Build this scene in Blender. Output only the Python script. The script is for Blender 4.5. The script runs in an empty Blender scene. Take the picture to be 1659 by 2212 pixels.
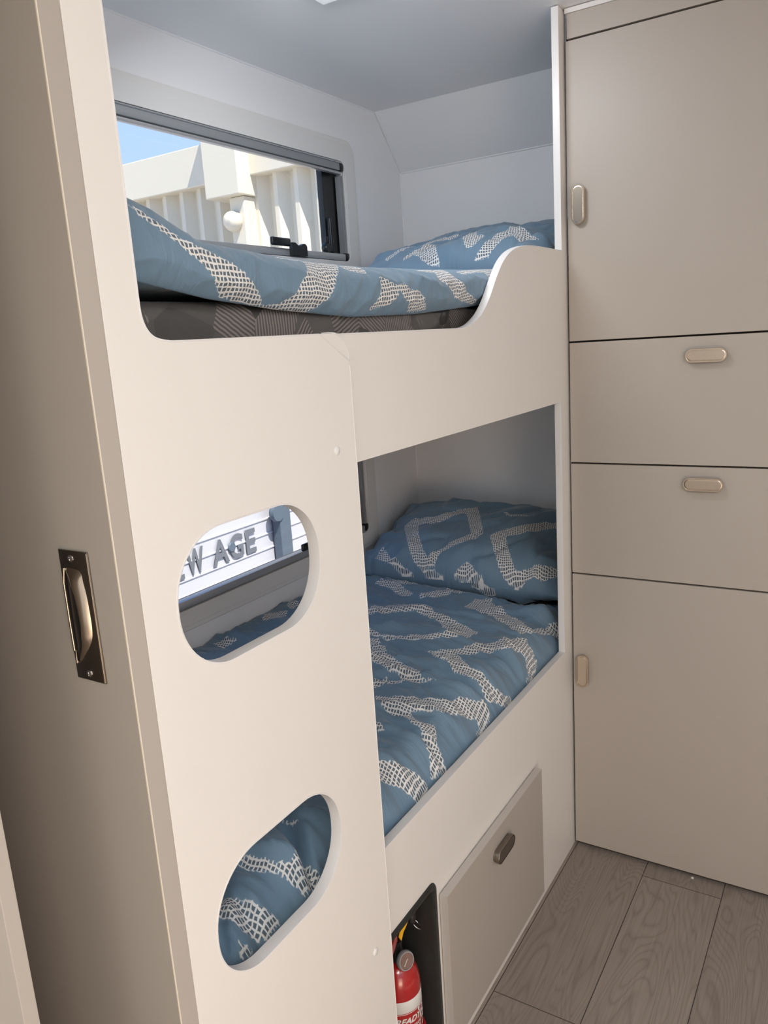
import bpy, bmesh, math, random
from mathutils import Vector, Matrix, noise, geometry
PI = math.pi
S = bpy.context.scene
COL = S.collection

# ------------------------------------------------------------------ camera
CAM = Vector((0.0, -0.6, 1.325))
cd = bpy.data.cameras.new('camera'); cam = bpy.data.objects.new('camera', cd); COL.objects.link(cam)
RC = Matrix.Rotation(-1.00499927, 4, 'Z') @ Matrix.Rotation(1.35535843, 4, 'X') @ Matrix.Rotation(-0.0653704884, 4, 'Z')
cam.matrix_world = Matrix.Translation(CAM) @ RC
cd.sensor_fit = 'VERTICAL'; cd.sensor_height = 24.0; cd.lens = 24.0 * 1691.12 / 2212.0
cd.clip_start = 0.01; cd.clip_end = 200
S.camera = cam
S.view_settings.view_transform = 'Standard'; S.view_settings.look = 'None'
S.view_settings.gamma = 1.0; S.view_settings.use_curve_mapping = False
S.view_settings.exposure = 0.0
S.cycles.max_bounces = 12; S.cycles.diffuse_bounces = 8; S.cycles.transparent_max_bounces = 12
S.cycles.caustics_reflective = False; S.cycles.caustics_refractive = False

# ------------------------------------------------------------------ world, sun, lamps
w = bpy.data.worlds.new('sky'); S.world = w; w.use_nodes = True
nt = w.node_tree; nt.nodes.clear()
tc = nt.nodes.new('ShaderNodeTexCoord'); sp = nt.nodes.new('ShaderNodeSeparateXYZ')
cr = nt.nodes.new('ShaderNodeValToRGB'); bg = nt.nodes.new('ShaderNodeBackground'); wo = nt.nodes.new('ShaderNodeOutputWorld')
nt.links.new(tc.outputs['Generated'], sp.inputs[0]); nt.links.new(sp.outputs['Z'], cr.inputs[0])
cr.color_ramp.elements[0].position = 0.0; cr.color_ramp.elements[0].color = (0.66, 0.82, 1.0, 1)
cr.color_ramp.elements[1].position = 0.6; cr.color_ramp.elements[1].color = (0.22, 0.46, 1.0, 1)
nt.links.new(cr.outputs[0], bg.inputs[0]); bg.inputs[1].default_value = 1.2
nt.links.new(bg.outputs[0], wo.inputs[0])

def lamp(name, kind, loc, target, energy, color, size=None, size_y=None, spread=None):
    l = bpy.data.lights.new(name, kind); l.energy = energy; l.color = color
    o = bpy.data.objects.new(name, l); COL.objects.link(o); o.location = loc
    o.rotation_euler = (Vector(target) - Vector(loc)).to_track_quat('-Z', 'Y').to_euler()
    if kind == 'AREA':
        l.shape = 'RECTANGLE'; l.size = size; l.size_y = size_y or size
        if spread: l.spread = spread
    return o
sun = lamp('sun', 'SUN', (0, -6, 8), (2.5, 0, -2.0), 9.0, (1.0, 0.93, 0.80)); sun.data.angle = 0.01
# daylight through the entry door and the side window, plus added fill lights
lamp('door_daylight', 'AREA', (-0.55, -1.60, 0.45), (0.35, 0, 0.35), 7.0, (1.0, 0.72, 0.46), 0.75, 0.75)
lamp('low_fill_light', 'AREA', (-0.25, -1.20, 0.20), (0.45, 0, 0.15), 2.8, (1.0, 0.74, 0.52), 0.5, 0.35)  # unseen fill added low in the room to brighten the panel's lower left
lamp('window_daylight', 'AREA', (0.55, -1.60, 1.62), (0.95, 0, 1.66), 3.4, (1.0, 0.94, 0.94), 0.90, 0.40)
lamp('hall_fill_light', 'AREA', (-0.5, -1.3, 1.950), (-0.5, -1.3, 0), 15.0, (0.95, 1.0, 0.98), 0.6, 0.4)  # unseen overhead fill, added to bring up the room's brightness
lamp('rear_fill_light', 'AREA', (-0.9, -0.8, 1.950), (-0.9, -0.8, 0), 15.5, (1.0, 0.99, 0.92), 0.5, 0.5)  # second unseen overhead fill, added farther back for the same purpose
lamp('bunk_hatch_light', 'AREA', (1.22, 0.20, 1.950), (1.62, 0.20, 1.2), 4.2, (0.93, 0.96, 1.0), 0.30, 0.18)

# ------------------------------------------------------------------ materials
def mat(name, color, rough=0.5, metal=0.0, coat=0.0, spec=0.5, bump=0.0, bscale=300.0, emis=None, coatr=0.1):
    m = bpy.data.materials.new(name); m.use_nodes = True
    n = m.node_tree; b = n.nodes['Principled BSDF']
    b.inputs['Base Color'].default_value = (*color, 1); b.inputs['Roughness'].default_value = rough
    b.inputs['Metallic'].default_value = metal; b.inputs['Coat Weight'].default_value = coat
    b.inputs['Coat Roughness'].default_value = coatr
    b.inputs['Specular IOR Level'].default_value = spec
    if emis:
        b.inputs['Emission Color'].default_value = (*emis[0], 1); b.inputs['Emission Strength'].default_value = emis[1]
    if bump:
        t = n.nodes.new('ShaderNodeTexCoord'); no = n.nodes.new('ShaderNodeTexNoise'); no.inputs['Scale'].default_value = bscale
        bp = n.nodes.new('ShaderNodeBump'); bp.inputs['Strength'].default_value = bump; bp.inputs['Distance'].default_value = 0.002
        n.links.new(t.outputs['Object'], no.inputs['Vector']); n.links.new(no.outputs[0], bp.inputs['Height']); n.links.new(bp.outputs[0], b.inputs['Normal'])
    return m
WHITE = mat('cream_white_laminate', (0.80, 0.765, 0.725), 0.38, bump=0.03, bscale=120)
EDGE = mat('white_edging', (0.78, 0.76, 0.75), 0.35)
TAUPE = mat('taupe_laminate', (0.44, 0.395, 0.35), 0.45, bump=0.03, bscale=150)
TAUPE_LIT = mat('taupe_lit_edge', (0.52, 0.48, 0.445), 0.5)  # same laminate, lightened as if its edges caught more light
LINE = mat('pale_edge_line', (0.78, 0.70, 0.58), 0.4)
LINING = mat('white_wall_lining', (0.84, 0.84, 0.85), 0.32, bump=0.02, bscale=40)
BEAD = mat('white_bead', (0.84, 0.84, 0.84), 0.35)
PLASTIC = mat('off_white_plastic', (0.74, 0.73, 0.71), 0.4)
ALU = mat('grey_aluminium', (0.50, 0.50, 0.50), 0.35, metal=0.5)
ALU_DARK = mat('dark_grey_channel', (0.32, 0.33, 0.34), 0.45, metal=0.2)
BLACK = mat('black_plastic', (0.012, 0.012, 0.013), 0.32)
BLACK2 = mat('black_moulded_liner', (0.018, 0.019, 0.018), 0.42, bump=0.4, bscale=60)
DARK = mat('dark_carcass', (0.05, 0.04, 0.035), 0.7)
NICKEL = mat('satin_nickel', (0.72, 0.62, 0.51), 0.24, metal=1.0)
NICKEL_DARK = mat('brushed_dark_nickel', (0.30, 0.265, 0.23), 0.33, metal=1.0)
RED = mat('red_enamel', (0.42, 0.012, 0.012), 0.22, coat=0.6)
LABELW = mat('white_label', (0.75, 0.73, 0.70), 0.45)
YEL = mat('yellow_plastic', (0.85, 0.45, 0.01), 0.4)
STEEL = mat('steel', (0.75, 0.75, 0.75), 0.2, metal=1.0)
GAUGE = mat('gauge_dial', (0.22, 0.13, 0.11), 0.25, coat=1.0)
BOARD = mat('bunk_board', (0.55, 0.50, 0.44), 0.6)
GREYV = mat('dark_grey_wall', (0.33, 0.31, 0.30), 0.6)

def glass_mat():
    m = bpy.data.materials.new('window_acrylic'); m.use_nodes = True; n = m.node_tree; n.nodes.clear()
    o = n.nodes.new('ShaderNodeOutputMaterial'); mx = n.nodes.new('ShaderNodeMixShader')
    t = n.nodes.new('ShaderNodeBsdfTransparent'); g = n.nodes.new('ShaderNodeBsdfGlossy'); f = n.nodes.new('ShaderNodeMath'); lw = n.nodes.new('ShaderNodeLayerWeight')
    t.inputs[0].default_value = (0.97, 0.98, 0.98, 1); g.inputs['Roughness'].default_value = 0.05; f.operation = 'MULTIPLY_ADD'; f.inputs[1].default_value = 0.10; f.inputs[2].default_value = 0.015; lw.inputs[0].default_value = 0.35
    n.links.new(lw.outputs['Facing'], f.inputs[0])
    n.links.new(f.outputs[0], mx.inputs[0]); n.links.new(t.outputs[0], mx.inputs[1]); n.links.new(g.outputs[0], mx.inputs[2]); n.links.new(mx.outputs[0], o.inputs[0])
    return m
GLASS = glass_mat()

class NB:
    """small node helper"""
    def __init__(s, m): s.m = m; s.t = m.node_tree
    def n(s, typ, **kw):
        x = s.t.nodes.new(typ)
        for k, v in kw.items(): setattr(x, k, v)
        return x
    def l(s, a, b): s.t.links.new(a, b)
    def math(s, op, a, b=None, c=None, clamp=False):
        x = s.t.nodes.new('ShaderNodeMath'); x.operation = op; x.use_clamp = clamp
        for i, v in enumerate((a, b, c)):
            if v is None: continue
            if isinstance(v, (int, float)): x.inputs[i].default_value = v
            else: s.l(v, x.inputs[i])
        return x.outputs[0]
    def mix(s, f, a, b):
        x = s.t.nodes.new('ShaderNodeMix'); x.data_type = 'RGBA'
        for sock, v in ((x.inputs[0], f), (x.inputs[6], a), (x.inputs[7], b)):
            if isinstance(v, tuple): sock.default_value = (*v, 1)
            elif isinstance(v, (int, float)): sock.default_value = v
            else: s.l(v, sock)
        return x.outputs[2]

def cloth_mat(name, base, cell, line, pitch=0.0060, rot=0.2, lw=0.165, skew=1.45):
    m = bpy.data.materials.new(name); m.use_nodes = True; N = NB(m); b = m.node_tree.nodes['Principled BSDF']
    at = N.n('ShaderNodeAttribute', attribute_name='band')
    uv = N.n('ShaderNodeUVMap', uv_map='cloth')
    ns = N.n('ShaderNodeTexNoise'); ns.inputs['Scale'].default_value = 22; ns.inputs['Detail'].default_value = 2; N.l(uv.outputs[0], ns.inputs['Vector'])
    ns2 = N.n('ShaderNodeTexNoise'); ns2.inputs['Scale'].default_value = 130; ns2.inputs['Detail'].default_value = 1; N.l(uv.outputs[0], ns2.inputs['Vector'])
    vm = N.n('ShaderNodeVectorMath', operation='SCALE'); vm.inputs['Scale'].default_value = 0.012
    N.l(ns.outputs['Color'], vm.inputs[0])
    vm2 = N.n('ShaderNodeVectorMath', operation='SCALE'); vm2.inputs['Scale'].default_value = 0.0030
    N.l(ns2.outputs['Color'], vm2.inputs[0])
    ad = N.n('ShaderNodeVectorMath', operation='ADD'); N.l(uv.outputs[0], ad.inputs[0]); N.l(vm.outputs[0], ad.inputs[1])
    ad2 = N.n('ShaderNodeVectorMath', operation='ADD'); N.l(ad.outputs[0], ad2.inputs[0]); N.l(vm2.outputs[0], ad2.inputs[1])
    ln = []
    for a in (rot, rot + skew):
        dt = N.n('ShaderNodeVectorMath', operation='DOT_PRODUCT'); N.l(ad2.outputs[0], dt.inputs[0]); dt.inputs[1].default_value = (math.cos(a), math.sin(a), 0)
        fr = N.math('FRACT', N.math('DIVIDE', dt.outputs['Value'], pitch))
        dd = N.math('ABSOLUTE', N.math('SUBTRACT', fr, 0.5))
        ln.append(N.math('SUBTRACT', 1.0, N.math('MULTIPLY', N.math('SUBTRACT', dd, lw - 0.04), 1 / 0.08, clamp=True), clamp=True))
    lines = N.math('MAXIMUM', ln[0], ln[1])
    ragged = N.math('MULTIPLY', N.math('SUBTRACT', ns2.outputs['Fac'], 0.5), 0.006)
    d = N.math('ADD', at.outputs['Fac'], ragged)
    # past the outer edge of the band only the loose ends of the lines go on
    inside = N.math('SUBTRACT', 0.5, N.math('MULTIPLY', d, 1 / 0.0012), clamp=True)
    far = N.math('SUBTRACT', 0.5, N.math('MULTIPLY', N.math('SUBTRACT', d, 0.0018), 1 / 0.0012), clamp=True)
    c1 = N.mix(inside, base, cell)
    c2 = N.mix(N.math('MULTIPLY', lines, far, clamp=True), c1, line)
    N.l(c2, b.inputs['Base Color']); b.inputs['Roughness'].default_value = 0.75
    b.inputs['Sheen Weight'].default_value = 0.25; b.inputs['Sheen Roughness'].default_value = 0.4
    b.inputs['Specular IOR Level'].default_value = 0.25
    wv = N.n('ShaderNodeTexNoise'); wv.inputs['Scale'].default_value = 900; N.l(uv.outputs[0], wv.inputs['Vector'])
    nn = N.n('ShaderNodeTexNoise'); nn.inputs['Scale'].default_value = 14; nn.inputs['Detail'].default_value = 4; nn.inputs['Distortion'].default_value = 0.8
    mpv = N.n('ShaderNodeVectorMath', operation='MULTIPLY'); mpv.inputs[1].default_value = (1.5, 0.45, 1); N.l(uv.outputs[0], mpv.inputs[0]); N.l(mpv.outputs[0], nn.inputs['Vector'])
    hh = N.math('ADD', N.math('MULTIPLY', wv.outputs['Fac'], 0.025), nn.outputs['Fac'])
    bp = N.n('ShaderNodeBump'); bp.inputs['Strength'].default_value = 0.6; bp.inputs['Distance'].default_value = 0.014
    N.l(hh, bp.inputs['Height']); N.l(bp.outputs[0], b.inputs['Normal'])
    return m
CLOTH = cloth_mat('blue_bedding_print', (0.170, 0.262, 0.352), (0.115, 0.150, 0.185), (0.80, 0.79, 0.77))

def floor_mat():
    m = bpy.data.materials.new('grey_oak_vinyl_planks'); m.use_nodes = True; N = NB(m); b = m.node_tree.nodes['Principled BSDF']
    tcn = N.n('ShaderNodeTexCoord'); sx = N.n('ShaderNodeSeparateXYZ'); N.l(tcn.outputs['Object'], sx.inputs[0])
    X, Y = sx.outputs[0], sx.outputs[1]
    row = N.math('FLOOR', N.math('DIVIDE', N.math('SUBTRACT', Y, -0.004), 0.1805))
    fy = N.math('FRACT', N.math('DIVIDE', N.math('SUBTRACT', Y, -0.004), 0.1805))
    off = N.math('MULTIPLY', N.math('ADD', row, 1.0), 0.489)         # staggered end joints
    xs = N.math('DIVIDE', N.math('ADD', N.math('SUBTRACT', X, 1.24), off), 1.22)
    col = N.math('FLOOR', xs); fx = N.math('FRACT', xs)
    wn = N.n('ShaderNodeTexWhiteNoise', noise_dimensions='2D'); cx = N.n('ShaderNodeCombineXYZ'); N.l(row, cx.inputs[0]); N.l(col, cx.inputs[1]); N.l(cx.outputs[0], wn.inputs['Vector'])
    rnd = wn.outputs['Value']
    # grain: stretched along x, contour rings from a smooth field
    g = N.n('ShaderNodeCombineXYZ'); N.l(N.math('MULTIPLY', X, 1.6), g.inputs[0]); N.l(N.math('MULTIPLY', Y, 9.0), g.inputs[1]); N.l(N.math('MULTIPLY', rnd, 37.0), g.inputs[2])
    n1 = N.n('ShaderNodeTexNoise'); n1.inputs['Scale'].default_value = 1.0; n1.inputs['Detail'].default_value = 1.5; n1.inputs['Distortion'].default_value = 0.6; N.l(g.outputs[0], n1.inputs['Vector'])
    rings = N.math('FRACT', N.math('MULTIPLY', n1.outputs['Fac'], 34.0))
    rings = N.math('POWER', N.math('ABSOLUTE', N.math('SUBTRACT', N.math('MULTIPLY', rings, 2.0), 1.0)), 3.0)
    g2 = N.n('ShaderNodeCombineXYZ'); N.l(N.math('MULTIPLY', X, 9.0), g2.inputs[0]); N.l(N.math('MULTIPLY', Y, 260.0), g2.inputs[1]); N.l(rnd, g2.inputs[2])
    n2 = N.n('ShaderNodeTexNoise'); n2.inputs['Scale'].default_value = 1.0; n2.inputs['Detail'].default_value = 3; N.l(g2.outputs[0], n2.inputs['Vector'])
    n3 = N.n('ShaderNodeTexNoise'); n3.inputs['Scale'].default_value = 4.0; N.l(tcn.outputs['Object'], n3.inputs['Vector'])
    v = N.math('ADD', N.math('MULTIPLY', n2.outputs['Fac'], 0.42), N.math('MULTIPLY', n3.outputs['Fac'], 0.22))
    v = N.math('ADD', v, N.math('MULTIPLY', rnd, 0.22))
    c = N.mix(v, (0.145, 0.115, 0.096), (0.46, 0.395, 0.345))
    gm = N.math('MULTIPLY', rings, N.math('ADD', N.math('MULTIPLY', n3.outputs['Fac'], 0.45), 0.08), clamp=True)
    c = N.mix(gm, c, (0.10, 0.078, 0.065))
    gapy = N.math('LESS_THAN', N.math('MINIMUM', fy, N.math('SUBTRACT', 1.0, fy)), 0.0050)
    gapx = N.math('LESS_THAN', N.math('MINIMUM', fx, N.math('SUBTRACT', 1.0, fx)), 0.0007)
    c = N.mix(N.math('MAXIMUM', gapx, gapy), c, (0.035, 0.028, 0.024))
    N.l(c, b.inputs['Base Color']); b.inputs['Roughness'].default_value = 0.5; b.inputs['Specular IOR Level'].default_value = 0.35
    bp = N.n('ShaderNodeBump'); bp.inputs['Strength'].default_value = 0.25; bp.inputs['Distance'].default_value = 0.001
    N.l(n2.outputs['Fac'], bp.inputs['Height']); N.l(bp.outputs[0], b.inputs['Normal'])
    return m
FLOOR = floor_mat()

def wrap_mat():
    m = bpy.data.materials.new('patterned_mattress_fabric_in_plastic'); m.use_nodes = True; N = NB(m); b = m.node_tree.nodes['Principled BSDF']
    tcn = N.n('ShaderNodeTexCoord'); mp = N.n('ShaderNodeMapping'); N.l(tcn.outputs['Object'], mp.inputs[0]); mp.inputs['Scale'].default_value = (1, 1, 1)
    vo = N.n('ShaderNodeTexVoronoi', feature='F1'); vo.inputs['Scale'].default_value = 13.0; N.l(mp.outputs[0], vo.inputs['Vector'])
    sc = N.n('ShaderNodeSeparateColor'); N.l(vo.outputs['Color'], sc.inputs[0])
    wv = N.n('ShaderNodeTexWave'); wv.inputs['Scale'].default_value = 58; wv.inputs['Distortion'].default_value = 1.5; wv.inputs['Detail'].default_value = 0
    mp2 = N.n('ShaderNodeVectorRotate', rotation_type='Y_AXIS'); N.l(mp.outputs[0], mp2.inputs['Vector']); N.l(N.math('MULTIPLY', sc.outputs[1], 3.1), mp2.inputs['Angle']); N.l(mp2.outputs[0], wv.inputs['Vector'])
    c0 = N.mix(sc.outputs[0], (0.040, 0.037, 0.034), (0.11, 0.10, 0.092))
    ribbon = N.math('GREATER_THAN', sc.outputs[2], 0.55)
    c1 = N.mix(N.math('MULTIPLY', ribbon, wv.outputs['Fac']), c0, (0.27, 0.23, 0.21))
    N.l(c1, b.inputs['Base Color']); b.inputs['Roughness'].default_value = 0.6
    b.inputs['Coat Weight'].default_value = 0.8; b.inputs['Coat Roughness'].default_value = 0.12
    n2 = N.n('ShaderNodeTexNoise'); n2.inputs['Scale'].default_value = 11; n2.inputs['Detail'].default_value = 3; n2.inputs['Distortion'].default_value = 2.0; N.l(tcn.outputs['Object'], n2.inputs['Vector'])
    bp = N.n('ShaderNodeBump'); bp.inputs['Strength'].default_value = 0.8; bp.inputs['Distance'].default_value = 0.01
    N.l(n2.outputs['Fac'], bp.inputs['Height']); N.l(bp.outputs[0], b.inputs['Coat Normal'])
    return m
WRAP = wrap_mat()
CONT = mat('pale_painted_steel', (0.70, 0.64, 0.53), 0.6, bump=0.2, bscale=20)
TRAIL = mat('white_cladding', (0.50, 0.50, 0.555), 0.45)
LETTER = mat('grey_lettering', (0.13, 0.14, 0.165), 0.6)
SHADOW_BLUE = mat('blue_grey_shadow', (0.085, 0.115, 0.155), 0.5)  # dark tone for the shadow-like shapes on the trailer
GROUND = mat('pale_gravel', (0.55, 0.51, 0.46), 0.9, bump=0.5, bscale=30)
LAMPM = mat('lamp_diffuser', (0.9, 0.9, 0.9), 0.4, emis=((0.95, 0.97, 1.0), 0.2))

# ------------------------------------------------------------------ mesh helpers
def smooth_by_angle(me, ang=35):
    bm = bmesh.new(); bm.from_mesh(me)
    for f in bm.faces: f.smooth = True
    for e in bm.edges:
        e.smooth = not (len(e.link_faces) == 2 and e.calc_face_angle(0) > math.radians(ang))
    bm.to_mesh(me); bm.free()
def link(name, me, m, parent=None, smooth=None):
    if m is not None: me.materials.append(m)
    if smooth: smooth_by_angle(me, smooth)
    o = bpy.data.objects.new(name, me); COL.objects.link(o)
    if parent is not None:
        o.parent = parent; o.matrix_parent_inverse = Matrix.Translation(parent.location).inverted() if not any(parent.rotation_euler) else parent.matrix_basis.inverted()
    return o
def obj(name, bm, m, parent=None, smooth=None):
    me = bpy.data.meshes.new(name); bmesh.ops.recalc_face_normals(bm, faces=bm.faces); bm.to_mesh(me); bm.free()
    return link(name, me, m, parent, smooth)
def box(bm, x0, x1, y0, y1, z0, z1, bev=0.0, seg=2):
    r = bmesh.ops.create_cube(bm, size=1.0)
    for v in r['verts']:
        v.co = Vector(((x0 + x1) / 2 + v.co.x * (x1 - x0), (y0 + y1) / 2 + v.co.y * (y1 - y0), (z0 + z1) / 2 + v.co.z * (z1 - z0)))
    if bev:
        es = list({e for v in r['verts'] for e in v.link_edges})
        bmesh.ops.bevel(bm, geom=es, offset=bev, segments=seg, affect='EDGES', profile=0.5)
    return bm
def bx(*a, bev=0.0, seg=2): return box(bmesh.new(), *a, bev=bev, seg=seg)
def tube(bm, pts, r, n=12, cap=True):
    pts = [Vector(p) for p in pts]; rings = []
    up = Vector((0, 0, 1))
    for i, p in enumerate(pts):
        d = (pts[min(i + 1, len(pts) - 1)] - pts[max(i - 1, 0)]).normalized()
        a = d.cross(up)
        if a.length < 0.1: a = d.cross(Vector((0, 1, 0)))
        a.normalize(); b2 = d.cross(a).normalized()
        rr = r[i] if isinstance(r, (list, tuple)) else r
        rings.append([bm.verts.new(p + (a * math.cos(t) + b2 * math.sin(t)) * rr) for t in [2 * PI * k / n for k in range(n)]])
    for i in range(len(rings) - 1):
        for k in range(n): bm.faces.new((rings[i][k], rings[i][(k + 1) % n], rings[i + 1][(k + 1) % n], rings[i + 1][k]))
    if cap: bm.faces.new(rings[0][::-1]); bm.faces.new(rings[-1])
    return bm
def lathe(bm, prof, c=(0, 0, 0), axis=(0, 0, 1), n=40):
    q = Vector((0, 0, 1)).rotation_difference(Vector(axis)); c = Vector(c); rings = []
    for r, h in prof:
        rings.append([bm.verts.new(c + q @ Vector((r * math.cos(2 * PI * k / n), r * math.sin(2 * PI * k / n), h))) for k in range(n)])
    for i in range(len(rings) - 1):
        for k in range(n): bm.faces.new((rings[i][k], rings[i][(k + 1) % n], rings[i + 1][(k + 1) % n], rings[i + 1][k]))
    bm.faces.new(rings[0][::-1]); bm.faces.new(rings[-1])
    return bm
def arc(cx, cy, r, a0, a1, n=10):
    return [(cx + r * math.cos(math.radians(a0 + (a1 - a0) * i / n)), cy + r * math.sin(math.radians(a0 + (a1 - a0) * i / n))) for i in range(n + 1)]
def rrect(x0, x1, z0, z1, r, n=10):
    return arc(x1 - r, z1 - r, r, 0, 90, n) + arc(x0 + r, z1 - r, r, 90, 180, n) + arc(x0 + r, z0 + r, r, 180, 270, n) + arc(x1 - r, z0 + r, r, 270, 360, n)
def catmull(p, n=8):
    out = []
    for i in range(len(p) - 1):
        a, b, c, d = [Vector(p[max(0, min(len(p) - 1, j))]) for j in (i - 1, i, i + 1, i + 2)]
        for k in range(n):
            t = k / n
            out.append(tuple(0.5 * ((2 * b) + (c - a) * t + (2 * a - 5 * b + 4 * c - d) * t * t + (3 * b - a - 3 * c + d) * t ** 3)))
    out.append(tuple(p[-1])); return out
def plate(name, loops, y0, y1, m, parent=None, bev=0.0006, axis='Y'):
    """sheet in the x-z plane with holes, y0..y1 thick, with tiny rounded arrises"""
    cu = bpy.data.curves.new(name, 'CURVE'); cu.dimensions = '2D'; cu.fill_mode = 'BOTH'
    cu.extrude = max((y1 - y0) / 2 - bev, 0.0001); cu.bevel_depth = bev; cu.bevel_resolution = 1; cu.offset = -bev
    for lp in loops:
        s = cu.splines.new('POLY'); s.points.add(len(lp) - 1); s.use_cyclic_u = True
        for i, (x, z) in enumerate(lp): s.points[i].co = (x, z, 0, 1)
    o = bpy.data.objects.new('tmp', cu); COL.objects.link(o)
    me = bpy.data.meshes.new_from_object(o.evaluated_get(bpy.context.evaluated_depsgraph_get()))
    bpy.data.objects.remove(o)
    if axis == 'Y': me.transform(Matrix.Translation((0, (y0 + y1) / 2, 0)) @ Matrix.Rotation(PI / 2, 4, 'X'))
    elif axis == 'X': me.transform(Matrix.Translation(((y0 + y1) / 2, 0, 0)) @ Matrix(((0, 0, 1, 0), (1, 0, 0, 0), (0, 1, 0, 0), (0, 0, 0, 1))))
    me.name = name
    return link(name, me, m, parent, smooth=40)
def ribbon(bm, path, y0, y1, side=1, t=0.0018, closed=False):
    """edging strip following a panel edge: slightly domed"""
    n = len(path); P = [Vector((p[0], p[1])) for p in path]; rings = []
    for i in range(n):
        a = P[(i - 1) % n] if closed or i > 0 else P[0]; b = P[(i + 1) % n] if closed or i < n - 1 else P[-1]
        d = (b - a).normalized(); nn = Vector((-d.y, d.x)) * side
        sec = [(-0.0006, y0 + 0.002), (-0.0002, y0 - 0.0006), (t * 0.8, y0 - 0.0004), (t, y0 + 0.002), (t, y1 - 0.002), (t * 0.8, y1 + 0.0004), (-0.0002, y1 + 0.0006), (-0.0006, y1 - 0.002)]
        rings.append([bm.verts.new((P[i].x + nn.x * o, y, P[i].y + nn.y * o)) for o, y in sec])
    k = len(rings[0])
    for i in range(n if closed else n - 1):
        A, B = rings[i], rings[(i + 1) % n]
        for j in range(k): bm.faces.new((A[j], A[(j + 1) % k], B[(j + 1) % k], B[j]))
    if not closed: bm.faces.new(rings[0]); bm.faces.new(rings[-1][::-1])
    return bm
def text_mesh(s, size, ext, shear=0.0, bold=0.0):
    cu = bpy.data.curves.new('t', 'FONT'); cu.body = s; cu.size = size; cu.extrude = ext; cu.shear = shear; cu.offset = bold
    o = bpy.data.objects.new('tmp', cu); COL.objects.link(o)
    me = bpy.data.meshes.new_from_object(o.evaluated_get(bpy.context.evaluated_depsgraph_get()))
    bpy.data.objects.remove(o); return me
def empty(name, loc=(0, 0, 0)):
    o = bpy.data.objects.new(name, None); COL.objects.link(o); o.location = loc; o.empty_display_size = 0.1
    return o
def tag(o, label=None, cat=None, group=None, kind=None):
    if label: o['label'] = label
    if cat: o['category'] = cat
    if group: o['group'] = group
    if kind: o['kind'] = kind
    return o
def struct(name, bm, m, smooth=None): return tag(obj(name, bm, m, None, smooth), kind='structure')

# ------------------------------------------------------------------ the room shell
ZC = 1.978; YB = 0.696; XE = 2.265; W = 1.775
struct('floor', bx(-2.5, 2.45, -1.70, 0.76, -0.06, 0.0), FLOOR)
struct('ceiling', bx(-2.5, 2.127, -1.70, 0.76, ZC, ZC + 0.05), LINING)
WX0, WX1 = 0.86, 1.935
def win_hole(z0, z1): return rrect(WX0, WX1, z0, z1, 0.022, 6)
UW = (1.548, 1.812); LW = (0.763, 1.027)
wb = plate('wall_back', [[(-2.5, 0), (XE, 0), (XE, 1.828), (2.127, ZC), (-2.5, ZC)], win_hole(*UW), win_hole(*LW)], YB, YB + 0.03, LINING, None, bev=0.0001)
tag(wb, kind='structure')
bm = bmesh.new()      # end wall with its chamfer under the roof
prof = [(XE, 0), (XE, 1.828), (2.127, ZC), (2.127, ZC + 0.05), (2.17, ZC + 0.05), (XE + 0.05, 1.85), (XE + 0.05, 0)]
A = [bm.verts.new((x, -1.70, z)) for x, z in prof]; B = [bm.verts.new((x, 0.76, z)) for x, z in prof]
for i in range(len(prof)): bm.faces.new((A[i], A[(i + 1) % 7], B[(i + 1) % 7], B[i]))
bm.faces.new(A[::-1]); bm.faces.new(B)
struct('wall_right', bm, LINING)
wf = plate('wall_front', [[(-2.5, 0), (2.3, 0), (2.3, ZC), (-2.5, ZC)], rrect(-0.98, -0.12, 0.06, 1.75, 0.04, 5), rrect(0.10, 1.00, 1.40, 1.84, 0.04, 5)], -1.70, -1.66, LINING, None, bev=0.0001)
tag(wf, kind='structure')
struct('wall_left', bx(-2.55, -2.5, -1.70, 0.76, 0, ZC + 0.05), LINING)
# dividing wall whose edge shows at bottom left, and the slot the door slides in
wp = obj('wall_divider', bx(0.296, 0.3095, -0.016, 0.69, 0.0, ZC, bev=0.0006), TAUPE); tag(wp, kind='structure')
# cover beads
struct('trim_1', tube(bmesh.new(), [(0.50, YB, ZC), (2.127, YB, ZC)], 0.0035, 10), BEAD, 50)
struct('trim_2', tube(bmesh.new(), [(2.127, YB, ZC), (XE, YB, 1.828), (XE, YB, 0.3)], 0.0030, 10), BEAD, 50)
struct('trim_3', tube(bmesh.new(), [(XE, -0.7, 1.828), (XE, YB, 1.828)], 0.0028, 10), BEAD, 50)
struct('trim_4', tube(bmesh.new(), [(2.127, -0.7, ZC), (2.127, YB, ZC)], 0.0010, 8), BEAD, 50)

# entry door opening and side window opposite the bunks
d2 = obj('door_2', bx(-1.00, -0.96, -1.72, -1.65, 0.0, 1.78), PLASTIC); tag(d2, kind='structure')
obj('door_frame', bx(-0.14, -0.10, -1.72, -1.65, 0.0, 1.78), PLASTIC, d2)
obj('door_head', bx(-0.96, -0.14, -1.72, -1.65, 1.74, 1.78), PLASTIC, d2)
w3 = plate('window_3', [rrect(0.06, 1.04, 1.36, 1.88, 0.05, 5), rrect(0.11, 0.99, 1.41, 1.83, 0.03, 5)], -1.66, -1.65, PLASTIC); tag(w3, kind='structure')
obj('glass_pane', bx(0.105, 0.995, -1.69, -1.685, 1.405, 1.835), GLASS, w3)

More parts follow.
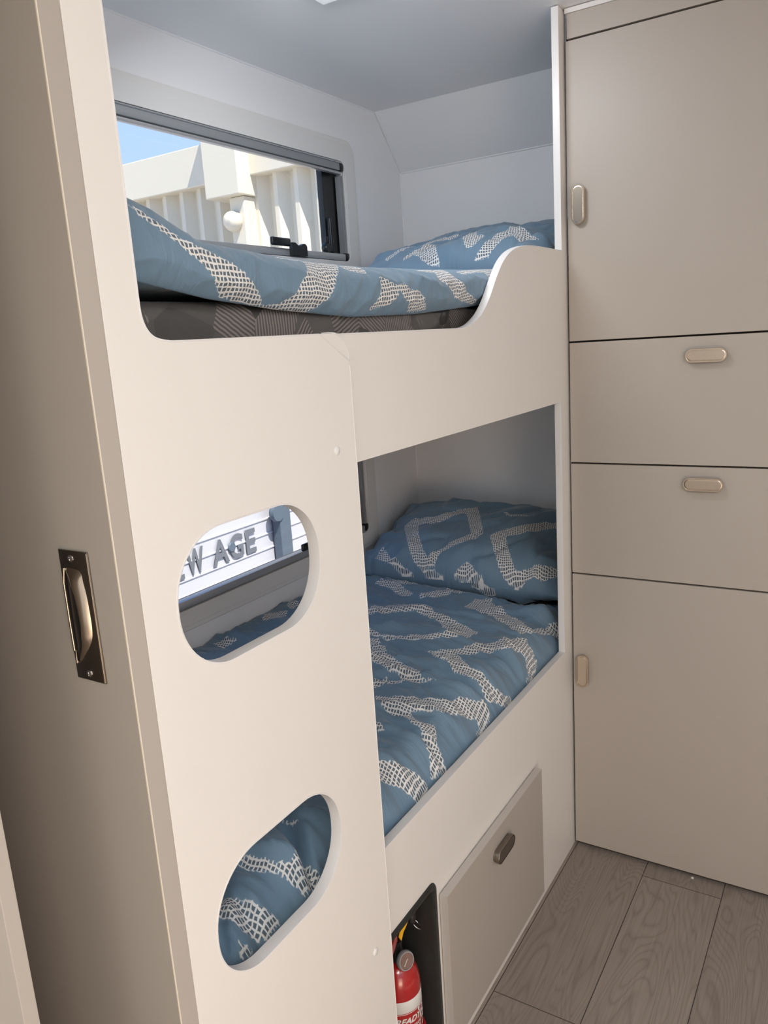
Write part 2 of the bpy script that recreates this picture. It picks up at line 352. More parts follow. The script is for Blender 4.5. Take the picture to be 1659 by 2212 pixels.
# ------------------------------------------------------------------ windows beside the bunks
def window(name, dz, latchx):
    z0, z1 = UW[0] + dz, UW[1] + dz
    t = empty(name, (1.4, YB, z0 - 0.06)); tag(t, kind='structure')
    tr0, tr1 = z0 - 0.052, z1 + 0.060
    # moulded surround in two steps
    plate('window_surround', [rrect(0.80, 1.992, tr0, tr1, 0.040), win_hole(z0, z1)], YB - 0.009, YB - 0.0002, PLASTIC, t, bev=0.003)
    plate('surround_step', [rrect(0.815, 1.978, tr0 + 0.014, tr1 - 0.014, 0.034), win_hole(z0, z1)], YB - 0.0125, YB - 0.0092, PLASTIC, t, bev=0.0012)
    # channel frame
    f = plate('window_frame', [rrect(WX0 + 0.0003, WX1 - 0.0003, z0 + 0.0003, z1 - 0.0003, 0.022), rrect(WX0 + 0.03, WX1 - 0.070, z0 + 0.012, z1 - 0.012, 0.012)], YB + 0.018, YB + 0.036, BLACK, t)
    bm = bx(WX0 + 0.004, WX1 - 0.020, YB - 0.010, YB + 0.012, z1 - 0.024, z1 - 0.002, bev=0.003)     # blind cassette
    obj('blind_cassette', bm, ALU_DARK, t, 40)
    bm = tube(bmesh.new(), [(WX0 + 0.006, YB - 0.0105, z1 - 0.003), (WX1 - 0.012, YB - 0.0105, z1 - 0.003)], 0.0022, 10)
    obj('cassette_edge', bm, ALU, t, 50)
    bm = bx(WX0 + 0.006, WX1 - 0.012, YB - 0.008, YB + 0.006, z1 - 0.033, z1 - 0.0255, bev=0.0025)
    obj('blind_bar', bm, ALU, t, 40)
    bm = bx(WX0 + 0.006, WX1 - 0.020, YB - 0.009, YB + 0.012, z0 + 0.002, z0 + 0.020, bev=0.002)
    obj('bottom_rail', bm, ALU, t, 40)
    for zz in (z1 - 0.024, z0 + 0.001):
        bm = bx(WX1 - 0.0195, WX1 - 0.001, YB - 0.0095, YB + 0.014, zz, zz + 0.022, bev=0.003)
        obj('corner_cap', bm, BLACK, t, 40)
    bm = bx(WX1 - 0.014, WX1 - 0.010, YB - 0.004, YB + 0.014, z0 + 0.023, z1 - 0.035)
    box(bm, WX1 - 0.0075, WX1 - 0.004, YB - 0.004, YB + 0.014, z0 + 0.023, z1 - 0.035)
    obj('blind_guide', bm, ALU_DARK, t)
    # stay arm and pivot at the right-hand end
    bm = bx(1.868, 1.880, YB + 0.003, YB + 0.016, z0 + 0.022, z0 + 0.118, bev=0.005, seg=3)
    obj('stay_arm', bm, BLACK, t, 40)
    bm = lathe(bmesh.new(), [(0.0, 0), (0.013, 0), (0.015, 0.003), (0.015, 0.012), (0.012, 0.016), (0.0, 0.016)], (1.850, YB + 0.017, z0 + 0.034), (0, -1, 0), 24)
    bm2 = box(bm, 1.838, 1.862, YB + 0.002, YB + 0.016, z0 + 0.022, z0 + 0.040, bev=0.003)
    box(bm, 1.846, 1.856, YB + 0.004, YB + 0.012, z0 + 0.046, z0 + 0.066, bev=0.003)
    obj('stay_knob', bm, BLACK, t, 40)
    g = obj('glass_pane', bx(WX0 + 0.02, WX1 - 0.06, YB + 0.038, YB + 0.041, z0 + 0.004, z1 - 0.004), GLASS, t)
    # catch with its lever
    lx = latchx
    lv = bx(lx - 0.062, lx + 0.012, YB - 0.022, YB - 0.012, z0 + 0.023, z0 + 0.043, bev=0.0045, seg=3)
    l = obj('catch_lever', lv, BLACK, t, 40)
    bm = bmesh.new(); xa = lx + 0.018
    pr = [(0, 0.006), (0.062, 0.006), (0.062, 0.030), (0.056, 0.036), (0.046, 0.036), (0.036, 0.031), (0.024, 0.031), (0.014, 0.037), (0.0, 0.037)]
    Fv = [bm.verts.new((xa + x, YB - 0.020, z0 + z - 0.003)) for x, z in pr]; Bv = [bm.verts.new((xa + x, YB - 0.0095, z0 + z - 0.003)) for x, z in pr]
    for i in range(len(pr)): bm.faces.new((Fv[i], Fv[(i + 1) % 9], Bv[(i + 1) % 9], Bv[i]))
    bm.faces.new(Fv); bm.faces.new(Bv[::-1])
    obj('catch_body', bm, BLACK, t)
    return t
window('window_1', 0.0, 1.642)
window('window_2', LW[0] - UW[0], 1.655)

# ------------------------------------------------------------------ the bunk joinery
bunk = empty('bunk_bed', (0.86, 0, 0))
tag(bunk, 'built-in white double bunk with curved guard panel and oval climbing holes', 'bunk bed')
LX0, LX1, LTOP = 0.478, 0.8600, 1.3377
lad = [(LX0, 0.0), (LX1, 0.0), (LX1, 1.296)] + arc(LX1 - 0.036, 1.3377 - 0.036, 0.036, 0, 90, 8)
edge_l = arc(LX1 - 0.036, 1.3377 - 0.036, 0.036, 0, 90, 8)[::-1]
op = [(0.80, LTOP), (0.57, LTOP)] + catmull([(0.556, 1.3378), (0.541, 1.3400), (0.5315, 1.3440), (0.5250, 1.3520), (0.5215, 1.3640), (0.5210, 1.3900)], 4) + [(0.5217, 1.976)]
lad = lad[:-1] + [(LX1 - 0.036, LTOP)] + op + [(LX0, 1.976)]
ov1 = rrect(0.5205, 0.7625, 0.9915, 1.1460, 0.0735, 14)
ov2 = rrect(0.5180, 0.7590, 0.6065, 0.7635, 0.0745, 14)
plate('ladder_panel', [lad, ov1, ov2], -0.016, 0.0, WHITE, bunk)
bm = ribbon(bmesh.new(), edge_l + op, -0.016, 0.0, side=1)
i = len(bm.verts)
ribbon(bm, ov1, -0.016, 0.0, side=1, closed=True); ribbon(bm, ov2, -0.016, 0.0, side=1, closed=True)
ribbon(bm, [(LX1, 0.0), (LX1, 1.296)], -0.016, 0.0, side=-1, t=0.0008)
obj('ladder_edging', bm, EDGE, bunk, 50)
for x, z in ((0.8165, 1.1901), (0.816, 0.436)):
    obj('screw_cap', lathe(bmesh.new(), [(0, 0), (0.0058, 0), (0.0058, 0.0008), (0.0045, 0.0018), (0, 0.0022)], (x, -0.016, z), (0, -1, 0), 20), EDGE, bunk, 50)
sc = catmull([(1.232, 1.3355), (1.255, 1.3375), (1.282, 1.3435), (1.318, 1.359), (1.350, 1.383), (1.384, 1.419), (1.416, 1.449), (1.450, 1.469), (1.488, 1.481), (1.530, 1.4880), (1.580, 1.4910), (1.640, 1.4915)], 6)
guard_edge = [(0.82, 1.3360)] + sc + [(1.747, 1.4915)]
post_edge = [(1.747, 1.4935), (1.747, 1.976)]
low_edge = [(1.728, 1.1625), (1.728, 0.556), (0.83, 0.556)]
side = [(0.80, 0.0), (1.7900, 0.0), (1.7900, 1.976), (1.747, 1.976), (1.747, 1.4915)] + sc[::-1] + [(0.80, 1.3360), (0.80, 1.1625), (1.728, 1.1625), (1.728, 0.556), (0.80, 0.556)]
niche = rrect(0.815, 1.029, 0.04, 0.394, 0.016, 6)
plate('side_panel', [side, niche], 0.0035, 0.0180, WHITE, bunk)
bm = ribbon(bmesh.new(), guard_edge, 0.0035, 0.0180, side=1)
ribbon(bm, post_edge, 0.0035, 0.0180, side=1); ribbon(bm, low_edge, 0.0035, 0.0180, side=-1)
obj('panel_edging', bm, EDGE, bunk, 50)
obj('upper_base_board', bx(0.480, 2.262, 0.018, 0.694, 1.180, 1.198), BOARD, bunk)
obj('lower_base_board', bx(0.480, 2.262, 0.018, 0.694, 0.405, 0.423), BOARD, bunk)
obj('end_panel', bx(0.4790, 0.4850, 0.0005, 0.694, 0.0, 1.976), WHITE, bunk)
# moulded black liner of the extinguisher niche
bm = bmesh.new()
def niche_ring(x0, x1, z0, z1, r, y): return [bm.verts.new((x, y, z)) for x, z in rrect(x0, x1, z0, z1, r, 5)]
rs = [niche_ring(0.806, 1.038, 0.031, 0.403, 0.020, 0.0032), niche_ring(0.807, 1.037, 0.032, 0.402, 0.020, 0.0010), niche_ring(0.811, 1.033, 0.036, 0.398, 0.018, -0.0004),
      niche_ring(0.815, 1.028, 0.041, 0.392, 0.014, 0.0000), niche_ring(0.819, 1.0245, 0.046, 0.387, 0.012, 0.006), niche_ring(0.823, 1.0215, 0.048, 0.384, 0.012, 0.110)]
for a_, b_ in zip(rs, rs[1:]):
    for k in range(len(a_)): bm.faces.new((a_[k], a_[(k + 1) % len(a_)], b_[(k + 1) % len(a_)], b_[k]))
bm.faces.new(rs[-1])
obj('niche_liner', bm, BLACK2, bunk, 50)
# storage hatch
def pill_handle(name, c, horiz, parent, mt, L=0.083, Wd=0.029, H=0.012, face='x'):
    """rounded pill pull: body, groove and inset plate in one mesh; face 'x' looks to -x, 'y' to -y"""
    bm = bmesh.new(); rings = []
    for ins, h in ((0.0012, 0), (0.0012, 0.004), (0.0, 0.0050), (0.0, H - 0.0008), (0.0006, H), (0.0020, H), (0.0021, H - 0.0022), (0.0032, H - 0.0022), (0.0033, H - 0.0002), (0.0038, H), (0.0060, H)):
        r = Wd / 2 - ins; l2 = L / 2 - Wd / 2
        lp = arc(l2, 0, r, -90, 90, 14) + arc(-l2, 0, r, 90, 270, 14)
        ring = []
        for a, b in lp:
            u, v = (a, b) if horiz else (b, a)
            p = Vector((c[0] - h, c[1] + u, c[2] + v)) if face == 'x' else Vector((c[0] + u, c[1] - h, c[2] + v))
            ring.append(bm.verts.new(p))
        rings.append(ring)
    for a_, b_ in zip(rings, rings[1:]):
        for k in range(len(a_)): bm.faces.new((a_[k], a_[(k + 1) % len(a_)], b_[(k + 1) % len(a_)], b_[k]))
    bm.faces.new(rings[-1]); bm.faces.new(rings[0][::-1])
    return obj(name, bm, mt, parent, 22)
hd = obj('storage_door', bx(1.047, 1.512, -0.0140, 0.0020, 0.049, 0.363, bev=0.0006), TAUPE, bunk)
obj('door_lit_edge', bx(1.0468, 1.5122, -0.0134, 0.0014, 0.0488, 0.3632), TAUPE_LIT, hd)  # lighter tone puts the light on the door's edges into the colour
pill_handle('handle', (1.281, -0.014, 0.3125), True, hd, NICKEL_DARK, face='y', H=0.013)

# ------------------------------------------------------------------ wardrobe
wr = empty('wardrobe', (W + 0.25, -0.3, 0)); tag(wr, 'tall taupe wardrobe column with two drawers between two doors', 'wardrobe')
YW0, YW1 = -0.62, -0.0020
obj('carcass', bx(W + 0.0195, 2.26, YW0 + 0.004, 0.0030, 0.012, 1.965), DARK, wr)
obj('plinth', bx(W + 0.012, W + 0.0190, YW0 + 0.01, -0.004, 0.0005, 0.030), DARK, wr)
def front(name, z0, z1, hc, horiz):
    f = obj(name, bx(W, W + 0.018, YW0, YW1, z0, z1, bev=0.0007), TAUPE, wr)
    if hc: pill_handle('handle', (W, hc[0], hc[1]), horiz, f, NICKEL)
    return f
front('upper_door', 1.2955, 1.9145, (-0.0285, 1.586), False)
front('drawer', 1.0175, 1.2915, (-0.2965, 1.2520), True)
front('drawer', 0.7475, 1.0135, (-0.2965, 0.9770), True)
front('lower_door', 0.0120, 0.7435, (-0.0275, 0.4975), False)
obj('fascia', bx(W + 0.0005, W + 0.018, YW0, YW1 - 0.002, 1.9185, 1.9665, bev=0.0005), TAUPE, wr)
obj('top_trim', bx(W - 0.002, W + 0.018, YW0, -0.0005, 1.9668, 1.9765, bev=0.0008), EDGE, wr)

# ------------------------------------------------------------------ sliding door
dr = empty('door_1', (0.466, 0.2, 0)); tag(dr, kind='structure')
obj('door_panel', bx(0.4545, 0.4775, -0.016, 0.62, 0.008, 1.972, bev=0.0007), TAUPE, dr)
obj('edge_line', bx(0.4541, 0.4553, -0.0164, -0.0150, 0.009, 1.971), LINE, dr)
XD = 0.4545
pl = obj('pull_handle', bx(XD - 0.0022, XD - 0.0001, 0.0210, 0.0640, 1.0145, 1.1482, bev=0.0009), NICKEL_DARK, dr, 40)
# crescent grip: straight lip at the far side, bowed lip nearer, flat black face between for the shade in the recess
ch = [(0.0586 + 0.0005, z) for z in (1.0330, 1.06, 1.09, 1.1292)]
bowi = catmull([(0.0570, 1.0325), (0.0430, 1.0545), (0.0386, 1.0710), (0.0388, 1.0870), (0.0415, 1.1080), (0.0475, 1.1190), (0.0570, 1.1290)], 6)
bowo = catmull([(0.0560, 1.0315), (0.0370, 1.0520), (0.0300, 1.0680), (0.0300, 1.0990), (0.0325, 1.1170), (0.0355, 1.1285), (0.0540, 1.1305)], 6)
bm = bmesh.new(); rows = []
for f_, h_ in ((0.0, 0.0023), (0.0, 0.0075), (0.06, 0.0086), (0.14, 0.0088), (0.35, 0.0078), (0.60, 0.0062), (0.82, 0.0042), (1.0, 0.0022)):
    rows.append([bm.verts.new((XD - 0.0022 - (h_ - 0.0022) * min(1, 4.2 * k / (len(bowi) - 1), 4.2 * (1 - k / (len(bowi) - 1))), p[0] + (q[0] - p[0]) * f_, p[1] + (q[1] - p[1]) * f_)) for k, (p, q) in enumerate(zip(bowi, bowo))])
for r1, r2 in zip(rows, rows[1:]):
    for k in range(len(r1) - 1): bm.faces.new((r1[k], r1[k + 1], r2[k + 1], r2[k]))
obj('bowed_grip', bm, NICKEL, pl, 50)
obj('plate_highlight', bx(XD - 0.0030, XD - 0.0020, 0.0214, 0.0232, 1.0155, 1.1470, bev=0.0004), NICKEL, pl)  # brighter strip added as the highlight along the plate's edge
obj('lip', tube(bmesh.new(), [(XD - 0.0035, 0.0575, 1.0318), (XD - 0.0045, 0.0588, 1.045), (XD - 0.0045, 0.0592, 1.08), (XD - 0.0045, 0.0588, 1.115), (XD - 0.0035, 0.0575, 1.1300)], 0.0013, 10), NICKEL, pl, 60)
bm = bmesh.new(); lp = [(0.0580, 1.0325), (0.0585, 1.129)] + bowi[::-1]
bm.faces.new([bm.verts.new((XD - 0.0024, y, z)) for y, z in lp])
obj('grip_shade', bm, BLACK, pl)
for y, z in ((0.0462, 1.1405), (0.0440, 1.0220)):
    bm = lathe(bmesh.new(), [(0, 0), (0.0036, 0), (0.0036, 0.0006), (0.0025, 0.0014), (0, 0.0016)], (XD - 0.0022, y, z), (-1, 0, 0), 20)
    box(bm, XD - 0.0040, XD - 0.0034, y - 0.0020, y + 0.0020, z - 0.0003, z + 0.0003); box(bm, XD - 0.0040, XD - 0.0034, y - 0.0003, y + 0.0003, z - 0.0020, z + 0.0020)
    obj('screw', bm, STEEL, pl, 50)

# ------------------------------------------------------------------ cloth helpers
def fbm(x, y, z=0.0, o=4):
    s = 0; a = 1; f = 1
    for _ in range(o): s += a * noise.noise(Vector((x * f, y * f, z + 7.3 * _))); a *= 0.5; f *= 2.03
    return s
def ridge(x, y, z=0.0):
    n = 1 - abs(noise.noise(Vector((x, y, z)))) * 2.2
    return max(0, n) ** 3
def sdf_seg_band(px, py, A, B, wa, wb):
    ax, ay = A; bx_, by = B; dx, dy = bx_ - ax, by - ay; L = dx * dx + dy * dy
    t = ((px - ax) * dx + (py - ay) * dy) / L
    t = 0 if t < 0 else 1 if t > 1 else t
    return math.hypot(px - ax - t * dx, py - ay - t * dy) - (wa + (wb - wa) * t) / 2
def poly_sd(px, py, P):
    d = 1e9; ins = False; n = len(P)
    for i in range(n):
        x0, y0 = P[i]; x1, y1 = P[(i + 1) % n]; ex, ey = x1 - x0, y1 - y0; wx, wy = px - x0, py - y0
        L = ex * ex + ey * ey or 1e-12; t = max(0, min(1, (wx * ex + wy * ey) / L))
        q = (wx - ex * t) ** 2 + (wy - ey * t) ** 2
        if q < d: d = q
        if (y0 > py) != (y1 > py) and px < (x1 - x0) * (py - y0) / (y1 - y0) + x0: ins = not ins
    d = math.sqrt(d); return -d if ins else d
def band_field(uvs, polys):
    boxes = [(min(p[0] for p in P) - 0.03, max(p[0] for p in P) + 0.03, min(p[1] for p in P) - 0.03, max(p[1] for p in P) + 0.03, P) for P in polys]
    out = []
    for u, v in uvs:
        d = 0.05
        for x0, x1, y0, y1, P in boxes:
            if x0 < u < x1 and y0 < v < y1:
                q = poly_sd(u, v, P)
                if q < d: d = q
        out.append(d)
    return out
def cloth_obj(name, verts, uvs, faces, polys, parent=None, m=None):
    me = bpy.data.meshes.new(name); me.from_pydata(verts, [], faces)
    ul = me.uv_layers.new(name='cloth')
    for l in me.loops: ul.data[l.index].uv = uvs[l.vertex_index]
    at = me.attributes.new('band', 'FLOAT', 'POINT')
    bf = band_field(uvs, polys)
    at.data.foreach_set('value', bf)
    me.materials.append(m or CLOTH)
    for p in me.polygons: p.use_smooth = True
    o = bpy.data.objects.new(name, me); COL.objects.link(o)
    if parent: o.parent = parent
    return o
def interp(x, T):
    if x <= T[0][0]: return T[0][1]
    for (a, b), (c, d) in zip(T, T[1:]):
        if x <= c: t = (x - a) / (c - a); t = t * t * (3 - 2 * t); return b + (d - b) * t
    return T[-1][1]

def lerp_table(x, T):
    if x <= T[0][0]: return T[0][1]
    for (a, b), (c, d) in zip(T, T[1:]):
        if x <= c: return b + (d - b) * (x - a) / (c - a)
    return T[-1][1]

BANDS_LOW = [
    [(1.776, 0.574), (1.809, 0.544), (1.826, 0.497), (1.850, 0.455), (1.834, 0.445), (1.817, 0.473), (1.800, 0.501), (1.779, 0.493), (1.759, 0.439), (1.743, 0.471), (1.769, 0.515), (1.774, 0.556)],
    [(1.756, 0.417), (1.796, 0.377), (1.844, 0.352), (1.860, 0.310), (1.854, 0.311), (1.826, 0.335), (1.779, 0.347), (1.760, 0.378), (1.748, 0.413)],
    [(1.569, 0.462), (1.656, 0.457), (1.675, 0.424), (1.731, 0.413), (1.640, 0.316), (1.634, 0.257), (1.627, 0.219), (1.609, 0.177), (1.528, 0.193), (1.511, 0.240), (1.530, 0.216), (1.615, 0.280), (1.623, 0.324), (1.629, 0.359), (1.598, 0.404), (1.577, 0.429), (1.559, 0.456)],
    [(1.513, 0.240), (1.527, 0.218), (1.590, 0.213), (1.603, 0.182), (1.574, 0.201), (1.521, 0.208), (1.505, 0.236), (1.486, 0.264), (1.479, 0.298), (1.463, 0.344), (1.459, 0.389), (1.471, 0.397), (1.465, 0.364), (1.474, 0.332), (1.486, 0.303), (1.503, 0.274)],
    [(1.751, 0.283), (1.813, 0.280), (1.844, 0.243), (1.826, 0.240), (1.766, 0.178), (1.750, 0.132), (1.687, 0.077), (1.641, 0.082), (1.681, 0.130), (1.696, 0.167), (1.744, 0.227), (1.755, 0.253)],
    [(2.018, 0.274), (2.028, 0.240), (2.034, 0.205), (2.059, 0.172), (2.173, 0.169), (2.053, 0.127), (2.024, 0.159), (1.911, 0.075), (2.005, 0.152), (2.027, 0.202), (2.025, 0.239)],
    [(1.677, 0.081), (1.724, 0.073), (1.779, 0.061), (1.804, 0.040), (1.787, 0.029), (1.764, 0.048), (1.725, 0.059), (1.677, 0.070)],
    [(1.425, 0.367), (1.433, 0.350), (1.381, 0.304), (1.344, 0.277), (1.325, 0.302)],
    [(1.429, 0.368), (1.436, 0.350), (1.396, 0.309), (1.353, 0.274), (1.344, 0.225), (1.331, 0.185), (1.312, 0.170), (1.297, 0.201), (1.307, 0.217), (1.305, 0.245), (1.316, 0.272), (1.323, 0.298)],
    [(1.461, 0.233), (1.481, 0.195), (1.503, 0.166), (1.550, 0.140), (1.573, 0.100), (1.612, 0.086), (1.641, 0.068), (1.628, 0.060), (1.633, 0.047), (1.614, 0.042), (1.581, 0.050), (1.587, 0.057), (1.546, 0.072), (1.539, 0.102), (1.501, 0.135), (1.483, 0.170), (1.475, 0.186), (1.421, 0.125), (1.399, 0.099), (1.406, 0.077), (1.403, 0.061), (1.406, 0.044), (1.418, 0.035), (1.447, 0.025), (1.413, 0.025), (1.368, 0.043), (1.371, 0.056), (1.379, 0.062), (1.378, 0.080), (1.378, 0.104), (1.377, 0.126), (1.392, 0.142), (1.391, 0.161), (1.403, 0.188)],
    [(1.591, 0.044), (1.624, 0.036), (1.600, 0.030), (1.583, 0.027), (1.570, 0.024), (1.531, 0.026), (1.557, 0.027), (1.565, 0.036), (1.576, 0.042)],
    [(1.266, 0.258), (1.294, 0.246), (1.295, 0.207), (1.312, 0.174), (1.311, 0.133), (1.308, 0.173), (1.293, 0.206), (1.286, 0.222), (1.264, 0.238), (1.251, 0.248)],
    [(1.222, 0.225), (1.234, 0.187), (1.242, 0.152), (1.256, 0.122), (1.261, 0.095), (1.289, 0.080), (1.324, 0.049), (1.348, 0.037), (1.334, 0.027), (1.303, 0.037), (1.267, 0.052), (1.223, 0.075), (1.217, 0.110), (1.203, 0.138), (1.190, 0.120), (1.175, 0.099), (1.195, 0.079), (1.177, 0.065), (1.155, 0.053), (1.147, 0.038), (1.140, 0.032), (1.138, 0.024), (1.091, 0.031), (1.102, 0.036), (1.114, 0.042), (1.119, 0.052), (1.149, 0.077), (1.165, 0.088), (1.171, 0.112), (1.187, 0.139), (1.183, 0.173), (1.188, 0.190)],
    [(1.300, 0.036), (1.324, 0.029), (1.318, 0.025), (1.275, 0.027), (1.295, 0.027), (1.294, 0.034)],
    [(1.114, 0.157), (1.118, 0.152), (1.106, 0.136), (1.105, 0.151)],
    [(1.011, 0.086), (1.027, 0.064), (1.050, 0.052), (1.062, 0.038), (1.072, 0.029), (1.063, 0.026), (1.046, 0.025), (1.024, 0.025), (1.024, 0.031), (1.012, 0.042), (0.998, 0.056), (0.981, 0.068)],
    [(0.696, 0.125), (0.706, 0.115), (0.711, 0.093), (0.718, 0.071), (0.734, 0.055), (0.771, 0.067), (0.766, 0.037), (0.761, 0.038), (0.750, 0.040), (0.731, 0.034), (0.722, 0.046), (0.717, 0.059), (0.706, 0.082), (0.699, 0.100), (0.695, 0.116)],
    [(0.624, 0.095), (0.638, 0.103), (0.650, 0.074), (0.656, 0.053), (0.672, 0.042), (0.674, 0.037), (0.645, 0.034), (0.632, 0.046), (0.620, 0.054), (0.617, 0.069), (0.614, 0.086)],
    [(0.605, 0.042), (0.619, 0.034), (0.596, 0.036), (0.602, 0.038)],
    [(0.808, 0.132), (0.810, 0.118), (0.808, 0.105), (0.809, 0.124)],
    [(1.559, 0.676), (1.516, 0.647), (1.480, 0.641), (1.500, 0.669)],
    [(1.432, 0.688), (1.471, 0.646), (1.452, 0.636), (1.416, 0.643), (1.391, 0.661)],
    [(1.252, 0.652), (1.248, 0.645), (1.255, 0.622), (1.228, 0.644), (1.227, 0.671)]]
BANDS_UP = [
    [(0.563, 0.085), (0.580, 0.081), (0.600, 0.074), (0.611, 0.070), (0.621, 0.065), (0.633, 0.063), (0.648, 0.061), (0.664, 0.060), (0.681, 0.057), (0.711, 0.048), (0.727, 0.038), (0.749, 0.021), (0.760, 0.010), (0.726, 0.012), (0.686, 0.015), (0.674, 0.026), (0.657, 0.041), (0.646, 0.048), (0.623, 0.057), (0.612, 0.063), (0.601, 0.068), (0.587, 0.073), (0.572, 0.077)],
    [(0.945, 0.102), (0.903, 0.065), (0.885, 0.043), (0.864, 0.020), (0.843, 0.008), (0.799, 0.009), (0.764, 0.010), (0.790, 0.017), (0.808, 0.032), (0.825, 0.053), (0.861, 0.084), (0.854, 0.096), (0.799, 0.088)],
    [(0.944, 0.095), (0.991, 0.104), (0.996, 0.080), (0.964, 0.082), (0.948, 0.089)],
    [(1.014, 0.072), (1.040, 0.062), (1.062, 0.054), (1.056, 0.043), (1.039, 0.029), (0.993, 0.022), (1.008, 0.041), (1.017, 0.056)],
    [(1.062, 0.058), (1.084, 0.059), (1.089, 0.052), (1.130, 0.047), (1.146, 0.033), (1.165, 0.018), (1.112, 0.015), (1.099, 0.031), (1.074, 0.043)],
    [(1.281, 0.108), (1.268, 0.071), (1.288, 0.055), (1.295, 0.042), (1.348, 0.024), (1.361, 0.013), (1.256, 0.035), (1.232, 0.055), (1.205, 0.069), (1.220, 0.085), (1.167, 0.094)],
    [(1.310, 0.089), (1.416, 0.103), (1.515, 0.100), (1.438, 0.065), (1.395, 0.054), (1.371, 0.032), (1.383, 0.015), (1.374, 0.043), (1.402, 0.066), (1.414, 0.084), (1.378, 0.086), (1.320, 0.079)]]
BANDS_PL = [
    [(-0.222, -0.025), (-0.198, 0.004), (-0.134, 0.011), (-0.092, 0.065), (-0.036, 0.100), (-0.021, 0.071), (-0.053, 0.051), (-0.097, 0.011), (-0.134, -0.014), (-0.181, -0.019), (-0.186, -0.066)],
    [(-0.052, 0.059), (-0.023, 0.079), (0.020, -0.012), (0.051, -0.077), (0.022, -0.086), (-0.015, -0.012)],
    [(0.019, -0.076), (0.049, -0.077), (0.008, -0.116), (-0.028, -0.137), (-0.057, -0.155), (-0.061, -0.184), (-0.086, -0.188), (-0.084, -0.176), (-0.060, -0.147), (-0.021, -0.108)],
    [(-0.219, -0.033), (-0.183, -0.016), (-0.141, -0.100), (-0.105, -0.153), (-0.079, -0.180), (-0.091, -0.192), (-0.118, -0.183), (-0.143, -0.159), (-0.170, -0.115)],
    [(0.075, -0.085), (0.089, -0.059), (0.128, -0.026), (0.169, 0.023), (0.196, 0.049), (0.227, 0.063), (0.236, 0.029), (0.184, -0.000), (0.151, -0.049), (0.114, -0.073), (0.140, -0.129), (0.164, -0.168), (0.179, -0.185), (0.207, -0.173), (0.246, -0.160), (0.279, -0.146), (0.283, -0.170), (0.248, -0.187), (0.219, -0.190), (0.197, -0.197), (0.180, -0.199), (0.152, -0.192), (0.130, -0.177), (0.106, -0.138)],
    [(0.002, -0.192), (0.033, -0.168), (0.064, -0.192), (0.088, -0.195), (0.106, -0.224), (0.116, -0.226), (0.078, -0.229), (0.048, -0.227), (0.067, -0.194)],
    [(-0.252, -0.185), (-0.238, -0.146), (-0.198, -0.185), (-0.161, -0.191), (-0.131, -0.196), (-0.127, -0.197), (-0.162, -0.197), (-0.191, -0.193)],
    [(-0.091, -0.191), (-0.065, -0.191), (-0.035, -0.194), (-0.083, -0.194)],
    [(0.058, 0.067), (0.097, 0.054), (0.154, 0.073), (0.123, 0.058), (0.096, 0.032)]]
BANDS_PU = [
    [(-0.012, -0.005), (-0.031, -0.024), (-0.065, -0.026), (-0.123, 0.020), (-0.135, -0.128), (-0.151, -0.161), (-0.160, -0.151), (-0.146, -0.111), (-0.116, 0.025), (-0.073, 0.032)],
    [(0.013, -0.032), (0.061, -0.064), (0.092, -0.143), (0.113, -0.138), (0.101, -0.179), (0.083, -0.185), (0.068, -0.163)],
    [(-0.066, -0.045), (-0.002, -0.179), (0.013, -0.201), (-0.023, -0.193), (-0.047, -0.174), (-0.056, -0.160), (-0.089, -0.163), (-0.097, -0.182), (-0.104, -0.139), (-0.070, -0.126)],
    [(0.107, -0.207), (0.120, -0.194), (0.136, -0.139), (0.159, -0.071), (0.241, -0.137), (0.200, -0.155), (0.185, -0.140), (0.165, -0.157), (0.151, -0.186), (0.141, -0.205)]]
#BANDS#

